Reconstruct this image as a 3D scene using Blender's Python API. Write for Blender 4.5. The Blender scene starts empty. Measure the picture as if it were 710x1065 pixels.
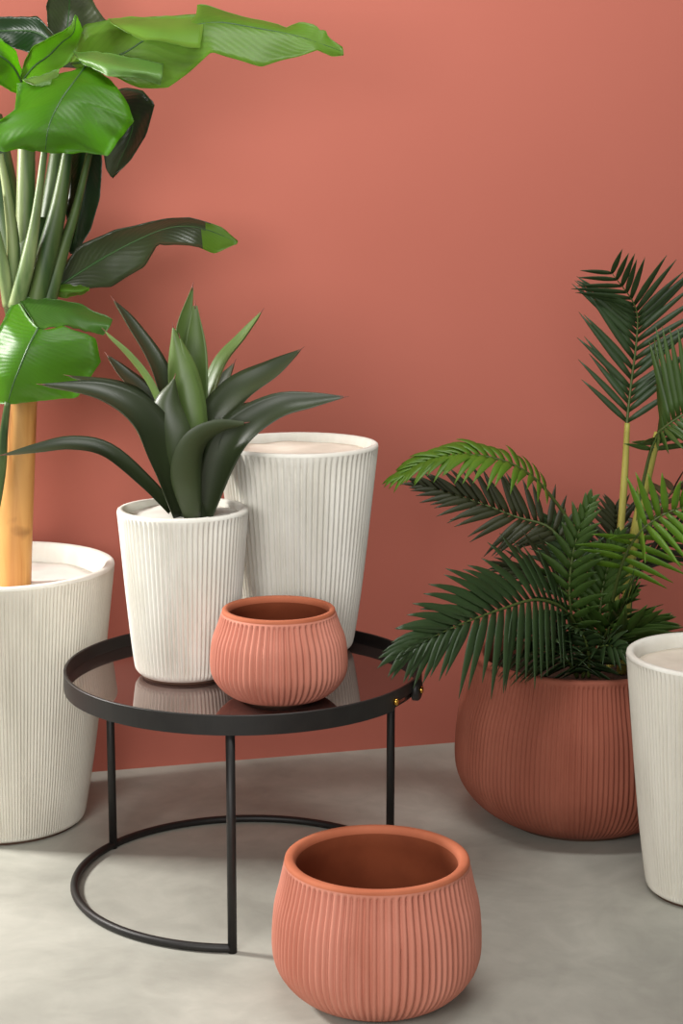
import bpy, bmesh, math, random
from mathutils import Vector, Matrix, noise
PI = math.pi
C = bpy.context.scene.collection

# ------------------------------------------------------------------ camera
F_PX, PITCH, ROLL, CAM_H = 1858.7, 0.1804, 0.0011, 1.3737
cam_d = bpy.data.cameras.new('camera')
cam = bpy.data.objects.new('camera', cam_d); C.objects.link(cam)
cam.location = (0, 0, CAM_H)
cam.rotation_euler = (Matrix.Rotation(PI/2 - PITCH, 3, 'X') @ Matrix.Rotation(ROLL, 3, 'Z')).to_euler()
cam_d.sensor_fit = 'VERTICAL'; cam_d.sensor_height = 36; cam_d.lens = F_PX/1065*36
cam_d.clip_start = 0.05
bpy.context.scene.camera = cam

def at(px, py, y):
    """the point of the place that the photograph shows at (px, py), y metres ahead of the camera"""
    u, v = (px-355)/F_PX, (py-532.5)/F_PX
    cr, sr = math.cos(ROLL), math.sin(ROLL)
    X, V = u*cr+v*sr, -u*sr+v*cr
    cp, sp = math.cos(PITCH), math.sin(PITCH)
    d = Vector((X, cp-V*sp, -sp-V*cp))
    return Vector((0, 0, CAM_H)) + d*(y/d.y)

# ------------------------------------------------------------------ materials
def lin(r, g, b):
    f = lambda c: (c/255/12.92) if c/255 <= .04045 else ((c/255+.055)/1.055)**2.4
    return (f(r), f(g), f(b), 1)

def mat(name):
    m = bpy.data.materials.new(name); m.use_nodes = True
    nt = m.node_tree; b = nt.nodes['Principled BSDF']
    return m, nt, b

def simple(name, col, rough=.6, metal=0., spec=.5):
    m, nt, b = mat(name)
    b.inputs['Base Color'].default_value = col
    b.inputs['Roughness'].default_value = rough
    b.inputs['Metallic'].default_value = metal
    b.inputs['Specular IOR Level'].default_value = spec
    return m

def noisy(name, c1, c2, scale, rough=.75, bump=.0, bscale=60, stretch=(1, 1, 1), detail=6, lo=.35, hi=.65, spec=.35, bdist=.002):
    m, nt, b = mat(name); N, L = nt.nodes, nt.links
    tc = N.new('ShaderNodeTexCoord'); mp = N.new('ShaderNodeMapping'); mp.inputs['Scale'].default_value = stretch
    L.new(tc.outputs['Object'], mp.inputs['Vector'])
    no = N.new('ShaderNodeTexNoise'); no.inputs['Scale'].default_value = scale; no.inputs['Detail'].default_value = detail
    L.new(mp.outputs['Vector'], no.inputs['Vector'])
    cr = N.new('ShaderNodeValToRGB'); cr.color_ramp.elements[0].position = lo; cr.color_ramp.elements[1].position = hi
    cr.color_ramp.elements[0].color = c1; cr.color_ramp.elements[1].color = c2
    L.new(no.outputs['Fac'], cr.inputs['Fac']); L.new(cr.outputs['Color'], b.inputs['Base Color'])
    b.inputs['Roughness'].default_value = rough; b.inputs['Specular IOR Level'].default_value = spec
    if bump:
        n2 = N.new('ShaderNodeTexNoise'); n2.inputs['Scale'].default_value = bscale; n2.inputs['Detail'].default_value = 5
        L.new(mp.outputs['Vector'], n2.inputs['Vector'])
        bp = N.new('ShaderNodeBump'); bp.inputs['Strength'].default_value = bump; bp.inputs['Distance'].default_value = bdist
        L.new(n2.outputs['Fac'], bp.inputs['Height']); L.new(bp.outputs['Normal'], b.inputs['Normal'])
    return m

def leafmat(name, top, under, vein, rough=.4, trans=.3, tcol=None, veins=0, spec=.5, streak=0.):
    """a leaf: its upper face, its paler underside, light passing through; UV u runs along it, v across"""
    m, nt, b = mat(name); N, L = nt.nodes, nt.links
    geo = N.new('ShaderNodeNewGeometry'); uv = N.new('ShaderNodeUVMap'); uv.uv_map = 'UVMap'
    at_ = N.new('ShaderNodeAttribute'); at_.attribute_name = 'under'
    mix = N.new('ShaderNodeMix'); mix.data_type = 'RGBA'
    L.new(at_.outputs['Fac'], mix.inputs['Factor'])
    mix.inputs[6].default_value = top; mix.inputs[7].default_value = under
    out = mix.outputs[2]
    no = N.new('ShaderNodeTexNoise'); no.inputs['Scale'].default_value = 9; no.inputs['Detail'].default_value = 4
    tc = N.new('ShaderNodeTexCoord'); L.new(tc.outputs['Object'], no.inputs['Vector'])
    mr = N.new('ShaderNodeMapRange'); mr.inputs[1].default_value = .3; mr.inputs[2].default_value = .7; mr.inputs[3].default_value = .8; mr.inputs[4].default_value = 1.15
    L.new(no.outputs['Fac'], mr.inputs[0])
    mul = N.new('ShaderNodeMix'); mul.data_type = 'RGBA'; mul.blend_type = 'MULTIPLY'; mul.inputs['Factor'].default_value = 1
    L.new(out, mul.inputs[6]); L.new(mr.outputs[0], mul.inputs[7]); out = mul.outputs[2]
    if veins:
        sep = N.new('ShaderNodeSeparateXYZ'); L.new(uv.outputs['UV'], sep.inputs[0])
        ab = N.new('ShaderNodeMath'); ab.operation = 'MULTIPLY_ADD'; ab.inputs[1].default_value = 2; ab.inputs[2].default_value = -1
        L.new(sep.outputs['Y'], ab.inputs[0])
        a2 = N.new('ShaderNodeMath'); a2.operation = 'ABSOLUTE'; L.new(ab.outputs[0], a2.inputs[0])
        ma = N.new('ShaderNodeMath'); ma.operation = 'MULTIPLY_ADD'; ma.inputs[1].default_value = -.25; L.new(a2.outputs[0], ma.inputs[0]); L.new(sep.outputs['X'], ma.inputs[2])
        sc = N.new('ShaderNodeMath'); sc.operation = 'MULTIPLY'; sc.inputs[1].default_value = veins; L.new(ma.outputs[0], sc.inputs[0])
        si = N.new('ShaderNodeMath'); si.operation = 'SINE'; L.new(sc.outputs[0], si.inputs[0])
        m3 = N.new('ShaderNodeMapRange'); m3.inputs[1].default_value = .3; m3.inputs[2].default_value = 1; m3.inputs[3].default_value = 0; m3.inputs[4].default_value = .16
        L.new(si.outputs[0], m3.inputs[0])
        vm = N.new('ShaderNodeMix'); vm.data_type = 'RGBA'; vm.inputs[7].default_value = vein
        L.new(m3.outputs[0], vm.inputs['Factor']); L.new(out, vm.inputs[6]); out = vm.outputs[2]
        bp = N.new('ShaderNodeBump'); bp.inputs['Strength'].default_value = .07; bp.inputs['Distance'].default_value = .002
        L.new(si.outputs[0], bp.inputs['Height']); L.new(bp.outputs['Normal'], b.inputs['Normal'])
    L.new(out, b.inputs['Base Color'])
    b.inputs['Roughness'].default_value = rough; b.inputs['Specular IOR Level'].default_value = spec
    tr = N.new('ShaderNodeBsdfTranslucent'); tr.inputs['Color'].default_value = tcol or top
    ms = N.new('ShaderNodeMixShader'); ms.inputs['Fac'].default_value = trans
    L.new(b.outputs[0], ms.inputs[1]); L.new(tr.outputs[0], ms.inputs[2])
    L.new(ms.outputs[0], nt.nodes['Material Output'].inputs['Surface'])
    return m

M = {}
M['wall'] = noisy('terracotta pink paint', lin(190, 110, 94), lin(193, 113, 97), 1.3, .85, .06, 160, spec=.2)
def floor_mat():
    m, nt, b = mat('polished concrete'); N, L = nt.nodes, nt.links
    tc = N.new('ShaderNodeTexCoord')
    n1 = N.new('ShaderNodeTexNoise'); n1.inputs['Scale'].default_value = 2.6; n1.inputs['Detail'].default_value = 9; n1.inputs['Roughness'].default_value = .62; n1.inputs['Distortion'].default_value = .6
    n2 = N.new('ShaderNodeTexNoise'); n2.inputs['Scale'].default_value = 9; n2.inputs['Detail'].default_value = 8; n2.inputs['Distortion'].default_value = 1.2
    for n in (n1, n2): L.new(tc.outputs['Object'], n.inputs['Vector'])
    r1 = N.new('ShaderNodeValToRGB'); r1.color_ramp.elements[0].position = .34; r1.color_ramp.elements[1].position = .68
    r1.color_ramp.elements[0].color = lin(156, 155, 145); r1.color_ramp.elements[1].color = lin(184, 183, 172)
    L.new(n1.outputs['Fac'], r1.inputs['Fac'])
    r2 = N.new('ShaderNodeValToRGB'); r2.color_ramp.elements[0].position = .4; r2.color_ramp.elements[1].position = .62
    r2.color_ramp.elements[0].color = (.9, .9, .9, 1); r2.color_ramp.elements[1].color = (1, 1, 1, 1)
    L.new(n2.outputs['Fac'], r2.inputs['Fac'])
    mx = N.new('ShaderNodeMix'); mx.data_type = 'RGBA'; mx.blend_type = 'MULTIPLY'; mx.inputs['Factor'].default_value = .8
    L.new(r1.outputs['Color'], mx.inputs[6]); L.new(r2.outputs['Color'], mx.inputs[7]); L.new(mx.outputs[2], b.inputs['Base Color'])
    b.inputs['Roughness'].default_value = .62; b.inputs['Specular IOR Level'].default_value = .35
    bp = N.new('ShaderNodeBump'); bp.inputs['Strength'].default_value = .06; bp.inputs['Distance'].default_value = .002
    L.new(n2.outputs['Fac'], bp.inputs['Height']); L.new(bp.outputs['Normal'], b.inputs['Normal'])
    return m
M['floor'] = floor_mat()
M['white'] = noisy('white fibre clay', lin(220, 217, 206), lin(233, 231, 222), 18, .85, .25, 140, (1, 1, .3))
M['aged'] = noisy('aged white fibre clay', lin(208, 203, 190), lin(226, 222, 210), 9, .88, .3, 150, (1, 1, .3), lo=.34, hi=.64)
M['salmon'] = noisy('salmon fibre clay', lin(185, 116, 96), lin(198, 130, 111), 14, .82, .22, 130, (1, 1, .3))
M['salmon_in'] = noisy('orange clay', lin(124, 60, 33), lin(138, 70, 40), 12, .8, .15, 90)  # orange clay inside the bowls, darkened: their inner shade is in the colour
M['salmon_rim'] = noisy('orange clay lip', lin(168, 92, 62), lin(180, 103, 72), 12, .8, .15, 90)
M['clay_shaded'] = noisy('shaded terracotta clay', lin(138, 76, 58), lin(150, 87, 68), 14, .82, .22, 130, (1, 1, .3))  # shade over the palm pot is put into this clay colour
M['filler'] = noisy('sandy plaster filler', lin(214, 204, 188), lin(228, 219, 204), 12, .92, .3, 80)
M['filler_w'] = noisy('white plaster filler', lin(222, 218, 210), lin(236, 232, 224), 12, .9, .2, 80)
M['soil'] = noisy('dark potting soil', lin(36, 26, 18), lin(70, 50, 36), 60, .95, .8, 90, bdist=.01)
M['foot'] = simple('brown clay foot', lin(92, 66, 52), .85)
M['black'] = noisy('black powder coat', lin(25, 23, 22), lin(30, 28, 26), 40, .48, .03, 400, spec=.4)
M['brass'] = simple('brass', lin(214, 164, 74), .25, 1)
def glass_mat():
    m, nt, b = mat('smoked mirror glass')
    b.inputs['Base Color'].default_value = lin(140, 118, 112); b.inputs['Metallic'].default_value = .9
    b.inputs['Roughness'].default_value = .035
    return m
M['glass'] = glass_mat()
def wood_mat():
    m, nt, b = mat('peeled stem bark'); N, L = nt.nodes, nt.links
    tc = N.new('ShaderNodeTexCoord'); mp = N.new('ShaderNodeMapping'); mp.inputs['Scale'].default_value = (14, 14, 1.6)
    L.new(tc.outputs['Object'], mp.inputs['Vector'])
    n = N.new('ShaderNodeTexNoise'); n.inputs['Scale'].default_value = 2.2; n.inputs['Detail'].default_value = 7; n.inputs['Distortion'].default_value = .8
    L.new(mp.outputs['Vector'], n.inputs['Vector'])
    r = N.new('ShaderNodeValToRGB'); e = r.color_ramp.elements
    e[0].position = .28; e[0].color = lin(126, 78, 32); e[1].position = .6; e[1].color = lin(202, 150, 84)
    k = e.new(.42); k.color = lin(184, 126, 62)
    L.new(n.outputs['Fac'], r.inputs['Fac'])
    v = N.new('ShaderNodeTexNoise'); v.inputs['Scale'].default_value = 9; v.inputs['Detail'].default_value = 3; L.new(tc.outputs['Object'], v.inputs['Vector'])
    rr = N.new('ShaderNodeValToRGB'); rr.color_ramp.elements[0].position = .27; rr.color_ramp.elements[1].position = .36
    rr.color_ramp.elements[0].color = (.35, .26, .18, 1); rr.color_ramp.elements[1].color = (1, 1, 1, 1); L.new(v.outputs['Fac'], rr.inputs['Fac'])
    mx = N.new('ShaderNodeMix'); mx.data_type = 'RGBA'; mx.blend_type = 'MULTIPLY'; mx.inputs['Factor'].default_value = .8
    L.new(r.outputs['Color'], mx.inputs[6]); L.new(rr.outputs['Color'], mx.inputs[7]); L.new(mx.outputs[2], b.inputs['Base Color'])
    b.inputs['Roughness'].default_value = .5
    bp = N.new('ShaderNodeBump'); bp.inputs['Strength'].default_value = .3; bp.inputs['Distance'].default_value = .004
    L.new(n.outputs['Fac'], bp.inputs['Height']); L.new(bp.outputs['Normal'], b.inputs['Normal'])
    return m
M['trunk'] = wood_mat()
M['ban'] = leafmat('banana leaf green', lin(74, 126, 18), lin(108, 146, 50), lin(40, 88, 12), .42, .5, lin(160, 220, 8), veins=150)
M['ban_mid'] = leafmat('deep banana leaf green', lin(36, 92, 22), lin(70, 110, 40), lin(24, 60, 14), .38, .3, lin(90, 170, 20), veins=130)
M['ban_pale'] = leafmat('pale banana leaf green', lin(98, 136, 42), lin(108, 146, 50), lin(70, 108, 30), .45, .35, lin(140, 200, 20), veins=200)
M['ban_flap'] = leafmat('greyish leaf underside', lin(112, 112, 92), lin(84, 124, 48), lin(90, 90, 72), .5, .15, lin(110, 150, 50), veins=120)
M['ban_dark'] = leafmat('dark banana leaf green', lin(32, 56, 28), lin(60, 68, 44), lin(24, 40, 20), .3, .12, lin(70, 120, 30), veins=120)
M['ban_rib'] = simple('banana midrib green', lin(48, 84, 34), .45)
M['petiole'] = noisy('pale leaf stalk', lin(60, 92, 44), lin(138, 152, 102), 5, .42, .1, 60, (6, 6, .6))
M['petiole_d'] = noisy('dark leaf stalk', lin(40, 66, 30), lin(86, 104, 56), 5, .45, .1, 60, (6, 6, .6))
M['agave'] = leafmat('agave leaf green', lin(45, 54, 32), lin(58, 70, 40), lin(40, 50, 34), .42, .06, lin(90, 120, 50))
M['agave_l'] = leafmat('young agave leaf green', lin(84, 106, 52), lin(98, 122, 62), lin(60, 80, 40), .42, .1, lin(140, 160, 60))
M['spine'] = simple('reddish leaf spine', lin(110, 58, 46), .5)
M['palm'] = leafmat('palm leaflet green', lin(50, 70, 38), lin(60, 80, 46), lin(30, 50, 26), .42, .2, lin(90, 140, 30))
M['palm_lit'] = leafmat('lit palm leaflet green', lin(92, 130, 34), lin(104, 142, 44), lin(60, 90, 26), .45, .3, lin(150, 190, 30))  # lighter leaflet copy: strong light on these fronds is put into the colour
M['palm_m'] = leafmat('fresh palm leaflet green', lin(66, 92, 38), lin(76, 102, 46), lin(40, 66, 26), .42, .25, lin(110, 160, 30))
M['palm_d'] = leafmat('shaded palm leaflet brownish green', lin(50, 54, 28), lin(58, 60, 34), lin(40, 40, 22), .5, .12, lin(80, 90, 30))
M['cane'] = noisy('yellow green cane', lin(140, 138, 56), lin(176, 168, 84), 8, .5, .1, 60, (4, 4, .6))
M['rachis'] = simple('frond rib green', lin(70, 84, 36), .5)

# ------------------------------------------------------------------ mesh helpers
def add_obj(name, verts, faces, m, parent=None, smooth=True, uvs=None, mi=None, under=None):
    me = bpy.data.meshes.new(name)
    me.from_pydata([tuple(v) for v in verts], [], faces)
    for x in (m if isinstance(m, (list, tuple)) else [m]): me.materials.append(x)
    if mi: me.polygons.foreach_set('material_index', mi)
    if uvs:
        ul = me.uv_layers.new(name='UVMap')
        for lp in me.loops: ul.data[lp.index].uv = uvs[lp.vertex_index]
    if under:
        a = me.attributes.new('under', 'FLOAT', 'POINT'); a.data.foreach_set('value', under)
    if smooth: me.polygons.foreach_set('use_smooth', [True]*len(me.polygons))
    me.update()
    o = bpy.data.objects.new(name, me); C.objects.link(o)
    if parent: o.parent = parent; o.matrix_parent_inverse = parent.matrix_world.inverted()
    return o

def thing(name, label, cat, loc=(0, 0, 0), group=None):
    o = bpy.data.objects.new(name, None); C.objects.link(o); o.location = loc
    o.empty_display_size = .1
    o.matrix_world = Matrix.Translation(Vector(loc))
    o['label'] = label; o['category'] = cat
    if group: o['group'] = group
    return o

def cr_interp(pts, t):
    """Catmull-Rom through pts at t in 0..1"""
    n = len(pts)-1
    if n == 0: return pts[0].copy()
    s = min(max(t, 0), 1)*n; i = min(int(s), n-1); f = s-i
    p1, p2 = pts[i], pts[i+1]
    p0 = pts[i-1] if i > 0 else p1*2-p2
    p3 = pts[i+2] if i+2 <= n else p2*2-p1
    return .5*((2*p1)+(p2-p0)*f+(2*p0-5*p1+4*p2-p3)*f*f+(3*p1-p0-3*p2+p3)*f**3)

def along(pts, n, sharp=False):
    """n points evenly spaced along pts: a polyline when sharp, else a smooth curve"""
    d = list(pts) if sharp else [cr_interp(pts, i/80) for i in range(81)]
    acc = [0.]
    for a, b in zip(d, d[1:]): acc.append(acc[-1]+(b-a).length)
    out = []; j = 0
    for i in range(n):
        q = acc[-1]*i/(n-1)
        while j < len(d)-2 and acc[j+1] < q: j += 1
        f = (q-acc[j])/max(1e-9, acc[j+1]-acc[j])
        out.append(d[j].lerp(d[j+1], min(1, max(0, f))))
    return out

def path(spec):  # [(px, py, depth)] -> points
    return [at(*s) for s in spec]

def tube(name, pts, radii, m, parent=None, seg=10, n=24, label=None):
    V, Fc = [], []
    P = [cr_interp(pts, i/(n-1)) for i in range(n)]
    R = [cr_interp([Vector((r, 0, 0)) for r in radii], i/(n-1)).x for i in range(n)]
    up = None
    for i in range(n):
        T = (P[min(i+1, n-1)]-P[max(i-1, 0)]).normalized()
        if up is None: up = T.orthogonal().normalized()
        up = (up-T*up.dot(T)).normalized(); b = T.cross(up)
        for k in range(seg):
            a = 2*PI*k/seg
            V.append(P[i]+(up*math.cos(a)+b*math.sin(a))*R[i])
    for i in range(n-1):
        for k in range(seg):
            k2 = (k+1) % seg
            Fc.append((i*seg+k, i*seg+k2, (i+1)*seg+k2, (i+1)*seg+k))
    Fc.append(tuple(range(seg))[::-1]); Fc.append(tuple(range((n-1)*seg, n*seg)))
    o = add_obj(name, V, Fc, m, parent)
    if label: o['label'] = label
    return o

def lathe_geo(profile, seg, cx=0, cy=0, cz=0):
    V, Fc = [], []
    for (r, z) in profile:
        for k in range(seg):
            a = 2*PI*k/seg; V.append(Vector((cx+r*math.cos(a), cy+r*math.sin(a), cz+z)))
    for i in range(len(profile)-1):
        for k in range(seg):
            k2 = (k+1) % seg
            Fc.append((i*seg+k, i*seg+k2, (i+1)*seg+k2, (i+1)*seg+k))
    return V, Fc

def smooth_profile(ctrl, n):
    p = [Vector((r, z, 0)) for r, z in ctrl]
    return [(q.x, q.y) for q in (cr_interp(p, i/(n-1)) for i in range(n))]

# ------------------------------------------------------------------ setting
def box(name, lo, hi, m, parent=None):
    V = [(x, y, z) for x in (lo[0], hi[0]) for y in (lo[1], hi[1]) for z in (lo[2], hi[2])]
    Fc = [(0, 1, 3, 2), (4, 6, 7, 5), (0, 4, 5, 1), (2, 3, 7, 6), (0, 2, 6, 4), (1, 5, 7, 3)]
    return add_obj(name, V, Fc, m, parent, smooth=False)
fl = box('floor', (-4, -1.5, -.1), (4, 6, 0), M['floor']); fl['kind'] = 'structure'
wl = box('wall_back', (-1.15, 0, 0), (4.2, .12, 3.0), M['wall']); wl['kind'] = 'structure'
WA = math.radians(14.87)
wl.location = (-.5947, 4.076, 0); wl.rotation_euler = (0, 0, WA)

# ------------------------------------------------------------------ planters
def ribbed_body(ctrl, nrib, depth, z0, z1, wall, inner_z, mats, seed, parent, rows=30, per=8, wob=.35, lip=.012):
    """ribbed outside from the foot up to z1, smooth rounded lip, smooth inside down to inner_z"""
    rnd = random.Random(seed)
    seg = nrib*per
    prof = smooth_profile(ctrl, rows)
    rt, zt = prof[-1]
    amp = [rnd.uniform(.75, 1.15) for _ in range(nrib)]
    fr = [(rnd.randint(3, max(5, nrib//7)), rnd.uniform(0, 6.28), rnd.uniform(3, 12), rnd.uniform(0, 6.28)) for _ in range(7)]
    V, Fc, MI = [], [], []
    ring = []
    for (r, z) in prof:
        fade = min(1, max(0, (z-z0)/.012))*min(1, max(0, (z1-z)/.006))
        row = []
        for k in range(seg):
            th = 2*PI*k/seg
            ph = th/(2*PI)*nrib
            ph += wob*sum(math.sin(a*th+b+math.sin(c*z+d)*1.1) for a, b, c, d in fr)/3.2
            i = int(math.floor(ph)) % nrib
            h = abs(math.sin(PI*ph))**.85
            rr = r-depth*amp[i]*fade*(1-h)
            row.append((rr*math.cos(th), rr*math.sin(th), z))
        ring.append(row)
    lipw = wall*.45
    extra = [(rt, zt+.001), (rt-lipw*.12, zt+lip*.45), (rt-lipw*.5, zt+lip*.62), (rt-lipw*1.5, zt+lip*.62), (rt-lipw*1.95, zt+lip*.35), (rt-wall, zt-.004)]
    inner = []
    for j in range(1, 9):
        t = j/8; z = zt-.004+(inner_z-zt+.004)*t
        rr = None
        for (a, b), (c_, d_) in zip(prof, prof[1:]):
            if b <= z <= d_ and d_ > b: rr = a+(c_-a)*(z-b)/(d_-b)
        inner.append(((rr if rr else prof[0][0])-wall, z))
    for (r, z) in extra+inner: ring.append([(r*math.cos(2*PI*k/seg), r*math.sin(2*PI*k/seg), z) for k in range(seg)])
    for row in ring: V += row
    nr = len(ring)
    for i in range(nr-1):
        mi = 0 if i < rows else (1 if i < rows+5 else 2)
        for k in range(seg):
            k2 = (k+1) % seg
            Fc.append((i*seg+k, i*seg+k2, (i+1)*seg+k2, (i+1)*seg+k)); MI.append(mi)
    Fc.append(tuple(range((nr-1)*seg, nr*seg))); MI.append(2)
    Fc.append(tuple(range(seg))[::-1]); MI.append(0)
    o = add_obj('body', [Vector(v)+parent.location for v in V], Fc, mats, parent, mi=MI)
    return o

def disc(name, parent, r, z, m, seg=64, bump=.004, seed=1):
    V, Fc = [], []
    rings = 8
    rnd = random.Random(seed)
    V.append(parent.location+Vector((0, 0, z)))
    for j in range(1, rings+1):
        for k in range(seg):
            a = 2*PI*k/seg; rr = r*j/rings
            p = Vector((rr*math.cos(a), rr*math.sin(a), 0))
            V.append(parent.location+p+Vector((0, 0, z+bump*noise.noise(p*14+Vector((seed, 0, 0))))))
    for k in range(seg): Fc.append((0, 1+k, 1+(k+1) % seg))
    for j in range(rings-1):
        for k in range(seg):
            k2 = (k+1) % seg
            Fc.append((1+j*seg+k, 1+(j+1)*seg+k, 1+(j+1)*seg+k2, 1+j*seg+k2))
    n0 = len(V); V += [parent.location+Vector((r*math.cos(2*PI*k/seg), r*math.sin(2*PI*k/seg), z-.02)) for k in range(seg)]
    for k in range(seg):
        k2 = (k+1) % seg
        Fc.append((1+(rings-1)*seg+k, n0+k, n0+k2, 1+(rings-1)*seg+k2))
    Fc.append(tuple(range(n0, n0+seg))[::-1])
    return add_obj(name, V, Fc, m, parent)

def foot(parent, r, h, m):
    V, Fc = lathe_geo([(r*.2, 0), (r, 0), (r, h), (r*.2, h), (r*.2, 0)], 64, *parent.location)
    return add_obj('foot', V, Fc, m, parent)

FOOT = .006
def tapered(label, loc, H, R, rb, nrib, depth, mats, seed, fill_drop, fill_mat, group=None, wall=.016, per=8, wob=.12):
    t = thing('ribbed_planter', label, 'planter', loc, group)
    ctrl = [(rb-.010, FOOT), (rb-.002, FOOT+.008), (rb+(R-rb)*.06, H*.08)]
    for k in (.25, .5, .75): ctrl.append((rb+(R-rb)*k+(R-rb)*.05*math.sin(PI*k), H*k))
    ctrl.append((R, H-.010))
    ribbed_body(ctrl, nrib, depth, FOOT+.004, H-.010, wall, H-fill_drop-.03, mats, seed, t, rows=36, per=per, wob=wob)
    foot(t, rb-.014, FOOT+.002, M['foot'])
    f = disc('filler', t, R-wall-.001-(R-rb)*fill_drop/H, H-fill_drop, fill_mat, seed=seed)
    return t

GLASS = .4257
W3 = [M['white'], M['white'], M['white']]
A3 = [M['aged'], M['white'], M['white']]
P_AG = tapered('medium white ribbed tapered planter holding the agave, on the black table', (-.308, 3.416, GLASS), .336, .1275, .098, 76, .0068, W3, 1, .016, M['filler_w'])
P_TALL = tapered('tall white ribbed tapered planter without a plant, at the back of the black table', (-.088, 3.608, GLASS), .436, .163, .113, 79, .0072, W3, 2, .02, M['filler'])
P_LEFT = tapered('large greyish white ribbed floor planter holding the banana plant', (-.741, 3.757, 0), .578, .252, .178, 190, .0052, A3, 3, .045, M['filler_w'], wall=.022, per=8, wob=.1)
P_RIGHT = tapered('white ribbed tapered floor planter without a plant, in front of the palm pot', (.725, 3.354, 0), .488, .172, .121, 112, .0075, A3, 4, .03, M['filler'], wall=.017, per=8, wob=.1)

def bowl(label, loc, H, R, Wd, rb, nrib, depth, mats, seed, wall, foot_mat, per=8):
    t = thing('ribbed_bowl_planter', label, 'planter', loc)
    ctrl = [(rb-.006, FOOT), (rb+.25*(Wd-rb), H*.055), (rb+.62*(Wd-rb), H*.135), (rb+.90*(Wd-rb), H*.25), (Wd, H*.39), (Wd*.5+R*.5+.35*(Wd-R), H*.64), (R+.38*(Wd-R), H*.82), (R+.10*(Wd-R), H*.93), (R, H-.008)]
    ribbed_body(ctrl, nrib, depth, FOOT+.004, H-.010, wall, .02, mats, seed, t, rows=44, per=per, wob=.16, lip=.012)
    foot(t, rb-.010, FOOT+.002, foot_mat)
    return t
S3 = [M['salmon'], M['salmon_rim'], M['salmon_in']]
P_FRONT = bowl('large salmon ribbed bowl planter standing empty on the floor in front', (.061, 2.888, 0), .252, .158, .180, .115, 88, .0076, S3, 5, .020, M['foot'])
P_SMALL = bowl('small salmon ribbed bowl planter standing empty on the black table', (-.117, 3.250, GLASS), .174, .106, .1295, .078, 66, .0072, S3, 6, .013, M['foot'])
P_PALM = bowl('big terracotta ribbed bowl planter holding the palm', (.522, 3.775, 0), .374, .232, .272, .165, 150, .0055, [M['clay_shaded']]*3, 7, .022, M['foot'], per=6)
disc('soil', P_PALM, .215, .325, M['soil'], bump=.012)

# ------------------------------------------------------------------ table
TX, TY, TR, TH, RIMH = -.1917, 3.3989, .35, .4507, .037
tb = thing('tray_table', 'round black metal tray table with smoked glass top and open ring base', 'table', (TX, TY, 0))
def band():
    """the rim: a flat band bent to a ring, its lower half cut away between the two brass screws"""
    V, Fc = [], []
    n = 180; thk = .006
    for k in range(n):
        a = 2*PI*k/n; deg = math.degrees(a) % 360
        zb = TH-RIMH
        if 327 < deg < 343: zb = TH-.021
        for (r, z) in ((TR, zb), (TR, TH-.001), (TR-.001, TH), (TR-thk+.001, TH), (TR-thk, TH-.001), (TR-thk, zb)):
            V.append((TX+r*math.cos(a), TY+r*math.sin(a), z))
    for k in range(n):
        k2 = (k+1) % n
        for j in range(6):
            j2 = (j+1) % 6
            Fc.append((k*6+j, k2*6+j, k2*6+j2, k*6+j2))
    return add_obj('rim', V, Fc, M['black'], tb, smooth=False)
rim = band()
V, Fc = lathe_geo([(.0001, GLASS), (TR-.0065, GLASS), (TR-.0065, GLASS-.006), (.0001, GLASS-.006)], 128, TX, TY, 0)
add_obj('glass_top', V, Fc, M['glass'], tb, smooth=False)
V, Fc = lathe_geo([(TR-.0062, GLASS-.0065), (TR-.026, GLASS-.0065), (TR-.026, GLASS-.0095), (TR-.0062, GLASS-.0095), (TR-.0062, GLASS-.0065)], 128, TX, TY, 0)
add_obj('support_flange', V, Fc, M['black'], tb, smooth=False)
RR, TUB = .340, .008
LEGS = [148.0, 269.0, 390.0]
for d in LEGS:
    a = math.radians(d); x, y = TX+RR*math.cos(a), TY+RR*math.sin(a)
    tube('leg', [Vector((x, y, 0.0005)), Vector((x, y, TH-RIMH+.004))], [.0085, .0085], M['black'], tb, seg=16, n=3)
pts = []
for i in range(61):
    t = math.radians(30+(269-30)*i/60)
    pts.append(Vector((TX+RR*math.cos(t), TY+RR*math.sin(t), TUB)))
tube('base_ring', pts, [TUB]*len(pts), M['black'], tb, seg=14, n=160)
def radial_cyl(name, deg, z, r, r0, r1, m, parent, seg=28):
    a = math.radians(deg); o = Vector((math.cos(a), math.sin(a), 0)); s = Vector((-math.sin(a), math.cos(a), 0)); u = Vector((0, 0, 1))
    c0 = Vector((TX, TY, z))
    V = []
    prof = [(r*.001, r0), (r, r0), (r, r1-.15*r), (r*.85, r1), (r*.001, r1)]
    for (q, d) in prof:
        for k in range(seg):
            b = 2*PI*k/seg; V.append(c0+o*d+(s*math.cos(b)+u*math.sin(b))*q)
    Fc = [(i*seg+k, i*seg+(k+1) % seg, (i+1)*seg+(k+1) % seg, (i+1)*seg+k) for i in range(len(prof)-1) for k in range(seg)]
    return add_obj(name, V, Fc, m, parent)
lug = radial_cyl('hinge_lug', 342.5, TH-.0215, .0215, TR-.004, TR+.009, M['black'], tb)
s1 = radial_cyl('screw', 342.5, TH-.0215, .0066, TR+.008, TR+.014, M['brass'], lug); s1['label'] = 'brass screw head'
s2 = radial_cyl('screw', 326.5, TH-.0200, .0066, TR-.002, TR+.006, M['brass'], rim); s2['label'] = 'brass screw head'

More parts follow.
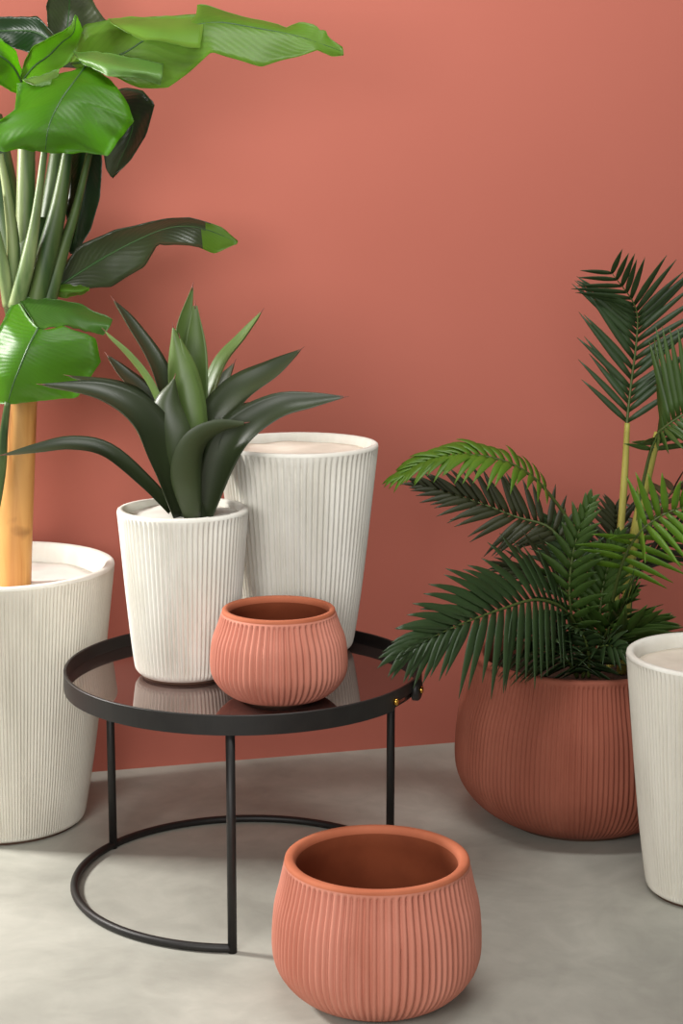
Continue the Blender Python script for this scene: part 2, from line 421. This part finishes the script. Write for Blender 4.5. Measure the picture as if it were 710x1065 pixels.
# ------------------------------------------------------------------ leaves
def loft_leaf(name, curves, m, parent, nu=30, nv=12, ripple=.004, seed=0, thick=.0008, flip=False, midrib=None, rib_mat=None, tip=None, sharp=True):
    """a leaf blade through curves running base to tip, listed from one edge to the other"""
    cs = [path(c) for c in curves]
    cs = [along(c, nu, sharp and k in (0, len(cs)-1)) for k, c in enumerate(cs)]
    V, Fc, UV, UN = [], [], [], []
    for i in range(nu):
        t = i/(nu-1)
        row = [c[i] for c in cs]
        for j in range(nv):
            s = j/(nv-1)
            p = cr_interp(row, s)
            e = abs(2*s-1)
            p = p+Vector((0, 1, .6))*ripple*e*(noise.noise(Vector((t*7, s*2, seed*3.1)))*1.6+noise.noise(Vector((t*16, s*5, seed*1.7)))*.7)
            V.append(p); UV.append((t, s))
    nrm = []
    for i in range(nu):
        for j in range(nv):
            a = V[min(i+1, nu-1)*nv+j]-V[max(i-1, 0)*nv+j]
            b = V[i*nv+min(j+1, nv-1)]-V[i*nv+max(j-1, 0)]
            n = a.cross(b); nrm.append(n.normalized() if n.length > 1e-9 else Vector((0, 0, 1)))
    if flip: nrm = [-n for n in nrm]
    N0 = len(V)
    top = [v+n*thick for v, n in zip(V, nrm)]; bot = [v-n*thick for v, n in zip(V, nrm)]
    q = lambda i, j: i*nv+j
    for i in range(nu-1):
        for j in range(nv-1):
            f = (q(i, j), q(i+1, j), q(i+1, j+1), q(i, j+1))
            if flip: f = f[::-1]
            Fc.append(f); Fc.append(tuple(N0+x for x in f[::-1]))
    border = [q(i, 0) for i in range(nu)]+[q(nu-1, j) for j in range(1, nv)]+[q(i, nv-1) for i in range(nu-2, -1, -1)]+[q(0, j) for j in range(nv-2, 0, -1)]
    for a, b in zip(border, border[1:]+border[:1]):
        Fc.append((a, N0+a, N0+b, b) if flip else (b, N0+b, N0+a, a))
    mats, mi = m, None
    if tip:
        mats = [m, M[tip[1]]]
        mi = [1 if UV[f[0] % N0][0]+.06*(UV[f[0] % N0][1]-.5) > tip[0] else 0 for f in Fc]
    o = add_obj(name, top+bot, Fc, mats, parent, uvs=UV+UV, under=[0.]*N0+[1.]*N0, mi=mi)
    if midrib is not None:
        k = midrib
        pts = [cr_interp(cs[k], t/12) for t in range(13)]
        tube('midrib', pts, [.0028, .0024, .002, .0015, .0008], rib_mat or M['ban_rib'], o, seg=8, n=30)
    return o

def strap(name, pts, widths, m, parent, chan=.35, n=26, nv=9, hint=None, twist=0., thick=.0035, spine=True):
    """a fleshy channelled leaf along pts; its upper face looks up and inwards"""
    P = [cr_interp(pts, i/(n-1)) for i in range(n)]
    Wd = [max(.0006, cr_interp([Vector((w, 0, 0)) for w in widths], i/(n-1)).x) for i in range(n)]
    h0 = hint or Vector((0, 0, 1))
    topv, botv, UV = [], [], []
    for i in range(n):
        T = (P[min(i+1, n-1)]-P[max(i-1, 0)]).normalized()
        nn = h0-T*h0.dot(T)
        if nn.length < .15: nn = nn+Vector((-T.x, -T.y, 0))*.2+Vector((0, .05, 0)); nn = nn-T*nn.dot(T)
        nn.normalize(); S = T.cross(nn)
        if twist:
            R = Matrix.Rotation(twist*i/(n-1), 3, T); nn = R @ nn; S = R @ S
        for j in range(nv):
            v = 2*j/(nv-1)-1; w = Wd[i]
            base = P[i]+S*w*v*(1-.12*chan*v*v)+nn*(chan*w*(v*v-.3))
            th = thick*(1-v*v)*min(1, w/.006)+.0004
            topv.append(base+nn*th*.3); botv.append(base-nn*th); UV.append((i/(n-1), j/(nv-1)))
    N0 = len(topv); Fc = []
    q = lambda i, j: i*nv+j
    for i in range(n-1):
        for j in range(nv-1):
            f = (q(i, j), q(i, j+1), q(i+1, j+1), q(i+1, j)); Fc.append(f[::-1]); Fc.append(tuple(N0+x for x in f))
        for j in (0, nv-1):
            f = (q(i, j), q(i+1, j), N0+q(i+1, j), N0+q(i, j)); Fc.append(f if j == nv-1 else f[::-1])
    Fc.append(tuple([q(0, j) for j in range(nv)]+[N0+q(0, j) for j in range(nv-1, -1, -1)]))
    o = add_obj(name, topv+botv, Fc, m, parent, uvs=UV+UV, under=[0.]*N0+[1.]*N0)
    if spine:
        T = (P[-1]-P[-3]).normalized()
        tube('spine', [P[-1]-T*.006, P[-1]+T*.003, P[-1]+T*.011], [.0013, .0010, .0003], M['spine'], o, seg=6, n=5)
    return o

# ------------------------------------------------------------------ agave
AY = 3.425
ag = thing('agave_plant', 'dark green agave with pointed leaves in the medium white planter', 'plant', (-.304, AY, GLASS+.318))
def A(pts, widths, kind='agave', hint=None, chan=.35, twist=0.):
    p = [at(x, y, AY+d) for x, y, d in pts]
    return strap('leaf', p, [w/2/470 for w in widths], M[kind], ag, chan=chan, hint=hint, twist=twist)
V3 = Vector
# back row
A([(196, 528, .02), (200, 440, .05), (203, 370, .06), (203, 318, .06)], [20, 28, 24, 4], 'agave_l', V3((0, -1, .3)))
A([(194, 528, .03), (190, 430, .06), (190, 350, .07), (200, 299, .07)], [16, 22, 18, 2], 'agave_l', V3((.5, -1, .3)))
A([(190, 528, .0), (182, 450, .03), (165, 385, .06), (137, 338, .09), (119, 313, .10)], [20, 28, 26, 17, 2], 'agave', V3((.7, -.5, .8)))
A([(205, 528, .02), (212, 440, .05), (228, 382, .07), (252, 350, .09), (271, 325, .10)], [20, 26, 25, 16, 2], 'agave_l', V3((-.8, -.5, .6)))
A([(188, 528, .0), (172, 460, .02), (150, 412, .05), (128, 388, .08), (112, 370, .10)], [20, 26, 26, 18, 2], 'agave', V3((.6, -.6, .8)))
A([(206, 528, .05), (225, 460, .10), (250, 428, .15), (278, 418, .18)], [22, 30, 22, 2], 'agave', V3((-.4, -.4, .8)))
A([(184, 528, .01), (168, 460, .0), (148, 418, .0), (120, 402, .0), (72, 391, .0)], [20, 26, 24, 20, 2], 'agave', V3((.3, -.3, 1)))
A([(186, 528, -.02), (176, 455, -.02), (160, 405, -.01), (137, 372, .0), (110, 345, .01)], [18, 24, 25, 20, 2], 'agave_l', V3((.8, .2, .6)))
# mid row
A([(196, 528, -.02), (193, 440, -.01), (186, 385, .0), (180, 341, .0)], [22, 34, 26, 2], 'agave_l', V3((.3, 1, .4)))
A([(202, 528, -.02), (200, 440, -.01), (196, 390, .0), (187, 352, .0)], [20, 30, 20, 2], 'agave_l', V3((-.2, 1, .4)))
A([(210, 528, .0), (214, 460, .0), (245, 412, .01), (285, 385, .03), (312, 364, .04)], [26, 44, 44, 28, 2], 'agave', V3((-.25, -.6, 1)))
A([(196, 528, -.04), (180, 470, -.06), (173, 428, -.06), (181, 394, -.05)], [24, 42, 32, 2], 'agave', V3((.2, 1, .5)))
A([(178, 531, -.02), (152, 503, -.03), (112, 470, -.04), (75, 462, -.05), (38, 467, -.06), (4, 473, -.06)], [12, 16, 19, 18, 12, 2], 'agave', V3((.1, -.7, .9)))
A([(192, 528, .04), (178, 470, .08), (158, 430, .12), (140, 408, .15)], [20, 28, 22, 2], 'agave', V3((.5, -.4, .8)))
A([(203, 528, .04), (216, 450, .10), (232, 400, .14), (243, 378, .16)], [20, 28, 22, 2], 'agave', V3((-.5, -.4, .8)))
# front row
A([(186, 540, -.04), (169, 480, -.08), (146, 435, -.10), (105, 409, -.11), (44, 400, -.11)], [18, 44, 44, 28, 2], 'agave', V3((.2, -.6, 1)), chan=.45)
A([(212, 540, -.02), (228, 482, -.04), (250, 448, -.05), (288, 424, -.06), (325, 417, -.06), (357, 413, -.06)], [16, 34, 36, 27, 16, 2], 'agave', V3((-.1, -.9, .6)), chan=.4)
A([(203, 538, -.045), (199, 492, -.075), (206, 462, -.085), (226, 446, -.09), (254, 440, -.095)], [20, 40, 40, 26, 5], 'agave', V3((-.6, .45, .6)), chan=.5)
tube('stem', [at(199, 545, AY), at(199, 500, AY)], [.045, .022], M['agave'], ag, seg=20, n=8)

# ------------------------------------------------------------------ banana plant
BY = 3.74
bn = thing('banana_plant', 'banana plant with broad glossy leaves and a pale brown trunk, in the large floor planter', 'plant', (-.697, BY, .533))
def B(curves, kind='ban', **kw):
    return loft_leaf('leaf', [[(x, y, BY+d) for x, y, d in c] for c in curves], M[kind], bn, **kw)
tube('trunk', path([(14, 625, BY), (16, 560, BY), (20, 460, BY), (24, 380, BY), (28, 310, BY)]), [.037, .036, .0345, .032, .030], M['trunk'], bn, seg=28, n=40)
tube('sheath', path([(26, 345, BY), (30, 310, BY), (34, 270, BY), (40, 225, BY)]), [.034, .055, .050, .030], M['petiole_d'], bn, seg=24, n=24)
def pet(pts, w, kind='petiole', lab=None):
    return tube('leaf_stalk', path([(x, y, BY+d) for x, y, d in pts]), [a/2/478 for a in w], M[kind], bn, seg=12, n=24, label=lab)
pet([(16, 320, -.07), (28, 275, -.09), (38, 220, -.10), (47, 150, -.11)], [16, 15, 9, 6])
pet([(12, 320, -.05), (14, 260, -.07), (8, 205, -.08), (0, 160, -.08)], [14, 13, 9, 6])
pet([(10, 318, -.06), (4, 280, -.08), (-4, 240, -.09), (-14, 200, -.09)], [14, 12, 8, 6])
pet([(36, 318, -.05), (50, 260, -.05), (62, 210, -.05), (72, 150, -.05)], [20, 20, 16, 10], 'petiole_d')
pet([(48, 318, -.04), (62, 270, -.03), (78, 220, -.02), (94, 155, .0)], [18, 14, 9, 6], 'petiole_d')
pet([(24, 315, -.02), (26, 240, -.02), (27, 190, -.02), (28, 120, -.02)], [16, 18, 18, 16])
pet([(40, 315, .0), (52, 240, .02), (60, 180, .03), (66, 120, .05)], [22, 26, 22, 14], 'petiole_d')
pet([(30, 315, .04), (12, 240, .06), (2, 180, .08), (-6, 120, .10)], [24, 30, 26, 16], 'petiole_d')
pet([(52, 310, .02), (66, 285, .05), (78, 268, .07), (92, 262, .10)], [14, 10, 8, 6], 'petiole_d')
# leaf reaching to the upper right
B([[(70, 60, .02), (88, 25, .0), (120, 19, -.02), (165, 17, -.04), (206, 15, -.05), (205, 5, -.05), (216, 6, -.05), (250, 16, -.05), (290, 26, -.06), (297, 30, -.06), (313, 23, -.06), (328, 26, -.06), (334, 33, -.06), (338, 30, -.06), (341, 39, -.06), (356, 49, -.06)],
   [(74, 66, .0), (112, 62, -.05), (135, 52, -.08), (158, 38, -.10), (190, 30, -.11), (222, 23, -.11), (270, 30, -.10), (310, 38, -.09), (357, 54, -.06)],
   [(80, 72, .0), (122, 80, -.06), (146, 92, -.10), (174, 92, -.13), (196, 76, -.14), (220, 54, -.14), (272, 69, -.13), (312, 58, -.10), (330, 52, -.09), (346, 60, -.07), (357, 58, -.06)]],
  midrib=1, seed=1, nu=72, nv=16)
# its upper half, folded forward
B([[(112, 20, -.03), (140, 18, -.05), (175, 17, -.06), (212, 14, -.07)],
   [(116, 24, -.08), (140, 27, -.11), (176, 31, -.13), (211, 31, -.13)],
   [(120, 27, -.10), (148, 41, -.14), (176, 45, -.16), (208, 50, -.16)]], 'ban_pale', seed=14, nu=24, nv=8)
# big leaf hanging towards the camera
B([[(64, 76, -.10), (17, 87, -.15), (16, 112, -.18), (0, 125, -.19), (-14, 148, -.19), (4, 157, -.19), (34, 158, -.19)],
   [(90, 68, -.10), (78, 84, -.17), (66, 100, -.20), (58, 114, -.22), (52, 128, -.23), (49, 140, -.23), (48, 150, -.22), (47, 158, -.20)],
   [(94, 68, -.10), (122, 90, -.17), (128, 100, -.19), (140, 123, -.21), (112, 164, -.20), (88, 158, -.20), (60, 158, -.20)]],
  midrib=1, seed=2, nu=60, nv=18, ripple=.009)
B([[(23, 84, -.14), (44, 77, -.12), (62, 72, -.11)], [(34, 88, -.17), (50, 83, -.16), (61, 78, -.13)], [(40, 90, -.17), (52, 89, -.17), (61, 85, -.15)]], 'ban_flap', seed=15, nu=14, nv=8)
# its folded upper flaps, seen from below
B([[(76, 54, -.06), (110, 54, -.09), (140, 60, -.11), (170, 66, -.12)],
   [(80, 60, -.12), (110, 66, -.17), (140, 72, -.19), (169, 77, -.18)],
   [(86, 66, -.12), (112, 79, -.18), (140, 80, -.19), (167, 88, -.17)]], 'ban_flap', seed=3)
# leaf rising to a tip on the left
B([[(20, 84, -.06), (26, 62, -.06), (34, 48, -.06), (56, 36, -.06), (74, 27, -.06), (78, 15, -.06)],
   [(24, 82, -.04), (36, 68, -.03), (50, 58, -.02), (64, 44, -.03), (76, 34, -.05), (79, 16, -.06)],
   [(28, 86, -.03), (52, 80, .0), (72, 64, .0), (80, 50, .0), (86, 30, -.03), (80, 17, -.06)]], seed=4, midrib=1)
# dark leaves behind
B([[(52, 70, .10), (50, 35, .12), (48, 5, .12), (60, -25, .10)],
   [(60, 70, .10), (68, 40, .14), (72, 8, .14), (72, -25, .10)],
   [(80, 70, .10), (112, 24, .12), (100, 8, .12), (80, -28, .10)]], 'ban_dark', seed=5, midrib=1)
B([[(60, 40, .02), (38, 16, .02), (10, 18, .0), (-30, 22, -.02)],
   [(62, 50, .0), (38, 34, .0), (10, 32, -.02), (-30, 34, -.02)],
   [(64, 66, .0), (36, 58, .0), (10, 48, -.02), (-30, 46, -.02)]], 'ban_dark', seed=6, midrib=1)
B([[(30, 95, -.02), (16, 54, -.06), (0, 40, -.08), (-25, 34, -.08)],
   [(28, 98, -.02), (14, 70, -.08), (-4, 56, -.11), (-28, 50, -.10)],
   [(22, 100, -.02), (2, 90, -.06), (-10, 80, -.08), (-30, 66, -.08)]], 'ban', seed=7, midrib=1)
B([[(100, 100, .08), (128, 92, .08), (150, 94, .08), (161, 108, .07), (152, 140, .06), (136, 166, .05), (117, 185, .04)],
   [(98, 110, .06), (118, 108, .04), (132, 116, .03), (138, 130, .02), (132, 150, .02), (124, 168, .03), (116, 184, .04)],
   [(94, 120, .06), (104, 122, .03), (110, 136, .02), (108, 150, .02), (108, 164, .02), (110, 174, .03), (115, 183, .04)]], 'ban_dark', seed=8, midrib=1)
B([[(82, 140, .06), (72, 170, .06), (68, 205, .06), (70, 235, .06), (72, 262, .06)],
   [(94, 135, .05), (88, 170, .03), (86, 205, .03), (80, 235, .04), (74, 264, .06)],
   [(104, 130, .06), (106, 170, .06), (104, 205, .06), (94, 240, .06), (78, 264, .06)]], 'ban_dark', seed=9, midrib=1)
# leaf arching right at mid height
B([[(60, 292, .0), (80, 256, .04), (120, 239, .08), (168, 228, .11), (196, 226, .12), (232, 236, .13), (247, 251, .13)],
   [(62, 297, .0), (98, 274, .02), (134, 254, .05), (172, 238, .08), (202, 236, .10), (228, 244, .12), (247, 252, .13)],
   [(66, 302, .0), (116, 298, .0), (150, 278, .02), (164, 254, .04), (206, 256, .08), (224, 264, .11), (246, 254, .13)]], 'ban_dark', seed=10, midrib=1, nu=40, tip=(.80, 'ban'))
# lower leaf folded towards the camera
B([[(17, 308, -.07), (40, 310, -.06), (70, 313, -.06), (88, 318, -.07), (117, 333, -.08)],
   [(28, 324, -.12), (50, 322, -.11), (76, 326, -.11), (95, 334, -.11), (114, 340, -.10)],
   [(40, 342, -.16), (54, 340, -.15), (72, 339, -.14), (92, 345, -.13), (107, 349, -.10)]], 'ban_mid', seed=11)
B([[(16, 309, -.07), (4, 332, -.11), (-10, 360, -.13), (-12, 392, -.13), (-4, 418, -.12)],
   [(40, 341, -.16), (30, 360, -.18), (20, 384, -.18), (13, 402, -.17), (8, 420, -.15)],
   [(66, 339, -.145), (100, 352, -.15), (105, 376, -.15), (80, 414, -.14), (22, 418, -.14)]], seed=12, midrib=1, nv=16, nu=34, ripple=.005)
pet([(8, 418, -.15), (4, 450, -.13), (1, 490, -.10), (-6, 540, -.08)], [6, 8, 10, 8], 'petiole_d')
B([[(50, 302, .0), (64, 296, .0), (84, 297, .0), (93, 299, .0)], [(52, 304, -.01), (66, 302, -.02), (82, 303, -.02), (93, 300, .0)], [(54, 306, .0), (66, 309, .0), (84, 307, .0), (93, 301, .0)]], seed=13)

# ------------------------------------------------------------------ palm
PY = 3.775
pm = thing('palm_plant', 'feathery green palm with arching fronds in the big terracotta bowl', 'plant', (.522, PY, .325))
def frond(pts, plen, kind, n=20, ang=(62, 28), side=None, up=None, droop=.25, wid=.0085, t0=.18, seed=0, lift=.25, balance=(1, 1), rib=.0035):
    """rachis along pts; leaflets in pairs, longest near the middle, leaning towards the tip and drooping"""
    rnd = random.Random(seed)
    P = [at(x, y, PY+d) for x, y, d in pts]
    fr = bpy.data.objects.new('tmp', None)
    V, Fc, UV, UN = [], [], [], []
    for i in range(n):
        s = i/(n-1); t = t0+(1-t0)*s
        p = cr_interp(P, t); T = (cr_interp(P, min(1, t+.02))-cr_interp(P, max(0, t-.02))).normalized()
        sd = side-T*side.dot(T); sd.normalize(); nn = sd.cross(T).normalized()
        if up is not None and nn.dot(up) < 0: nn = -nn
        a = math.radians(ang[0]+(ang[1]-ang[0])*s)
        L0 = plen*(.55+.45*math.sin(PI*min(1, .12+s*.85)))*(1-.35*s*s)
        for sg in (-1, 1):
            L = L0*balance[0 if sg < 0 else 1]*rnd.uniform(.9, 1.08)
            if L < .012: continue
            aa = a+rnd.uniform(-.09, .09)
            D = (T*math.cos(aa)+sd*sg*math.sin(aa)+nn*lift*rnd.uniform(.7, 1.2)).normalized()
            dr = droop*rnd.uniform(.7, 1.3)
            m_ = 7; b0 = len(V)
            for k in range(m_):
                q = k/(m_-1)
                c = p+D*L*q+Vector((0, 0, -1))*dr*L*q*q
                d2 = (D+Vector((0, 0, -1))*2*dr*q).normalized()
                w = wid*min(1, .45+2.2*q)*(1-q**2.4) if q < 1 else .0003
                w = max(w, .0003)*(.6+.4*L/plen)
                ws = d2.cross(nn); ws = ws.normalized() if ws.length > 1e-4 else sd
                fn = ws.cross(d2).normalized()
                for e, h in ((-1, .22), (0, 0), (1, .22)):
                    V.append(c+ws*w*e+fn*w*h*(1 if fn.dot(nn) > 0 else -1)); UV.append((q, (e+1)/2)); UN.append(0.)
            for k in range(m_-1):
                for e in range(2):
                    x = b0+k*3+e; Fc.append((x, x+1, x+4, x+3))
    o = add_obj('frond', V, Fc, M[kind], pm, uvs=UV, under=UN)
    so = o.modifiers.new('thickness', 'SOLIDIFY'); so.thickness = .0009; so.offset = 0
    tube('rachis', P, [rib*1.3, rib, rib*.7, rib*.25], M['rachis'], o, seg=8, n=28)
    return o
# big frond low on the left, reaching over the table edge
frond([(612, 690, -.08), (592, 640, -.16), (560, 624, -.26), (520, 634, -.36), (470, 653, -.46), (424, 676, -.54)], .20, 'palm', n=24, side=V3((.35, -.25, -.9)), ang=(72, 14), droop=.22, t0=.22, seed=1, lift=.05, wid=.0125, up=V3((0, -1, .6)), balance=(1, .85))
# arching top frond, strong light put into its leaflet colour
frond([(612, 680, .0), (602, 570, -.02), (572, 515, -.05), (535, 484, -.08), (490, 473, -.10), (450, 478, -.12), (416, 494, -.13)], .10, 'palm_lit', n=22, side=V3((.2, -.8, -.55)), ang=(65, 10), droop=.42, t0=.36, seed=2, up=V3((0, 0, 1)), wid=.0095)
# dark frond below it
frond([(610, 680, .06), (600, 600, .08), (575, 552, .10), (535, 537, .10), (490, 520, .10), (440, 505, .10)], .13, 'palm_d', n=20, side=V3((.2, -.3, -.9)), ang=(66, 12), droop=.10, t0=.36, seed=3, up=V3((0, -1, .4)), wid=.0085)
# thin left frond
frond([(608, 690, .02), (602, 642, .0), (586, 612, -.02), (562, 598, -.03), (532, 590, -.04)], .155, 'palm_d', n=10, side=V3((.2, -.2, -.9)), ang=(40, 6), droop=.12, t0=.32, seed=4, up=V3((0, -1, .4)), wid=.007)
# tall upright frond at the top
frond([(640, 690, .10), (645, 560, .12), (651, 450, .13), (656, 400, .14), (662, 350, .14), (660, 318, .13), (636, 284, .09)], .20, 'palm', n=21, side=V3((1, -.1, .0)), ang=(46, 44), droop=.05, t0=.36, seed=5, up=V3((0, -1, 0)), wid=.0085, lift=.1)
frond([(652, 690, .0), (660, 560, -.02), (676, 470, -.05), (694, 442, -.08), (736, 420, -.10), (790, 408, -.12)], .21, 'palm_m', n=24, side=V3((.5, -.1, .85)), ang=(74, 60), droop=.05, t0=.41, seed=6, up=V3((0, -1, 0)), wid=.0085, lift=.1, balance=(.5, 1))
# fronds on the right
frond([(628, 690, -.06), (638, 620, -.12), (656, 566, -.18), (692, 534, -.24), (745, 520, -.30)], .14, 'palm_lit', n=16, side=V3((.5, -.5, .8)), ang=(85, 35), droop=.16, t0=.38, seed=7, up=V3((0, -1, .5)), wid=.0095)
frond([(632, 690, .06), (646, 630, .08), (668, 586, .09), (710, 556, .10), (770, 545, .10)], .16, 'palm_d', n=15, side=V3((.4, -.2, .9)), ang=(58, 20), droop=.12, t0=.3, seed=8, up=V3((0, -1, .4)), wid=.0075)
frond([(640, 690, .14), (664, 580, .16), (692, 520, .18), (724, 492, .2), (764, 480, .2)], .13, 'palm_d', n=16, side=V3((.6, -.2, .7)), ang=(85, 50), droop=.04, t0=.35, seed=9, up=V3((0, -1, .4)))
frond([(622, 700, -.10), (634, 674, -.13), (652, 656, -.16), (678, 645, -.19)], .16, 'palm_m', n=12, side=V3((.2, -.5, .8)), ang=(44, 6), droop=.06, t0=.12, seed=10, up=V3((0, -1, .7)), wid=.012)
frond([(618, 690, -.06), (632, 655, -.10), (646, 634, -.14), (660, 620, -.18)], .13, 'palm_m', n=11, side=V3((.4, -.5, .8)), ang=(46, 10), droop=.08, t0=.2, seed=11, up=V3((0, -1, .7)), wid=.011)
# short fronds filling the middle
frond([(604, 700, -.08), (596, 655, -.12), (592, 610, -.14), (598, 565, -.15), (612, 525, -.15)], .115, 'palm_m', n=15, side=V3((1, -.3, .1)), ang=(58, 14), droop=.2, t0=.2, seed=12, up=V3((0, -1, .4)), wid=.0095)
frond([(612, 700, -.06), (622, 650, -.08), (628, 605, -.08), (642, 562, -.08)], .12, 'palm_m', n=15, side=V3((1, -.3, .1)), ang=(58, 14), droop=.2, t0=.2, seed=13, up=V3((0, -1, .4)), wid=.0095)
frond([(600, 700, -.08), (586, 664, -.13), (566, 645, -.18), (544, 646, -.22)], .115, 'palm', n=12, side=V3((.3, -.5, .8)), ang=(60, 14), droop=.3, t0=.2, seed=14, up=V3((0, -1, .7)), wid=.010)
frond([(606, 704, -.11), (614, 684, -.16), (628, 672, -.2), (646, 674, -.24)], .095, 'palm', n=11, side=V3((.6, -.4, .6)), ang=(75, 20), droop=.25, t0=.15, seed=15, up=V3((0, -1, .7)))
frond([(600, 704, -.11), (590, 686, -.17), (576, 676, -.21), (556, 680, -.25)], .095, 'palm', n=11, side=V3((.5, -.6, .6)), ang=(75, 20), droop=.4, t0=.15, seed=16, up=V3((0, -1, .7)))
frond([(612, 704, -.14), (612, 680, -.18), (606, 660, -.2), (592, 650, -.23)], .095, 'palm', n=11, side=V3((.8, -.5, .3)), ang=(70, 20), droop=.3, t0=.1, seed=21, up=V3((0, -1, .7)))
frond([(600, 702, -.10), (580, 676, -.18), (556, 664, -.24), (528, 678, -.30)], .11, 'palm', n=13, side=V3((.3, -.6, .7)), ang=(66, 16), droop=.35, t0=.15, seed=22, up=V3((0, -1, .7)), wid=.010)
frond([(606, 690, .10), (598, 615, .14), (590, 575, .16), (576, 545, .17)], .12, 'palm', n=14, side=V3((1, -.2, .1)), ang=(65, 20), droop=.10, t0=.3, seed=17, up=V3((0, -1, .4)))
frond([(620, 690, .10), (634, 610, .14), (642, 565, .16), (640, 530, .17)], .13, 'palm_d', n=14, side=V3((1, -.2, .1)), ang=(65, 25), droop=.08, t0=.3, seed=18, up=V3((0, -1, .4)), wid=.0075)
tube('cane', path([(634, 700, PY+.06), (643, 580, PY+.11), (649, 500, PY+.125), (652, 440, PY+.13)]), [.009, .0085, .008, .006], M['cane'], pm, seg=12, n=20)
tube('cane', path([(646, 700, PY), (656, 580, PY-.01), (672, 500, PY-.03), (684, 450, PY-.05)]), [.011, .011, .010, .008], M['cane'], pm, seg=12, n=20)

# ------------------------------------------------------------------ light
def area(name, loc, target, size, power, col, sy=None):
    l = bpy.data.lights.new(name, 'AREA'); l.energy = power; l.color = col; l.size = size
    if sy: l.shape = 'RECTANGLE'; l.size_y = sy
    o = bpy.data.objects.new(name, l); C.objects.link(o); o.location = loc
    o.rotation_euler = (Vector(target)-Vector(loc)).to_track_quat('-Z', 'Y').to_euler()
    return o
area('key_softbox', (-2.35, 3.70, 1.72), (0, 3.3, .35), .4, 104, (1, .97, .93))
area('overhead_softbox', (.25, 2.55, 3.1), (.25, 4.1, .9), 1.7, 50, (1, .985, .96), .45)
area('fill_softbox', (-1.25, .2, 1.6), (-.1, 3.9, .8), 1.1, 46, (1, .985, .96))
area('added_front_fill', (.1, -.6, 1.7), (.0, 3.9, .7), 2.2, 44, (1, .985, .96))  # added broad frontal fill, there only to brighten the wall
w = bpy.data.worlds.new('world'); bpy.context.scene.world = w; w.use_nodes = True
w.node_tree.nodes['Background'].inputs['Color'].default_value = (1, .99, .97, 1)
w.node_tree.nodes['Background'].inputs['Strength'].default_value = .1

sc = bpy.context.scene
sc.view_settings.view_transform = 'Standard'; sc.view_settings.look = 'None'
sc.view_settings.gamma = 1; sc.view_settings.use_curve_mapping = False
sc.view_settings.exposure = 0
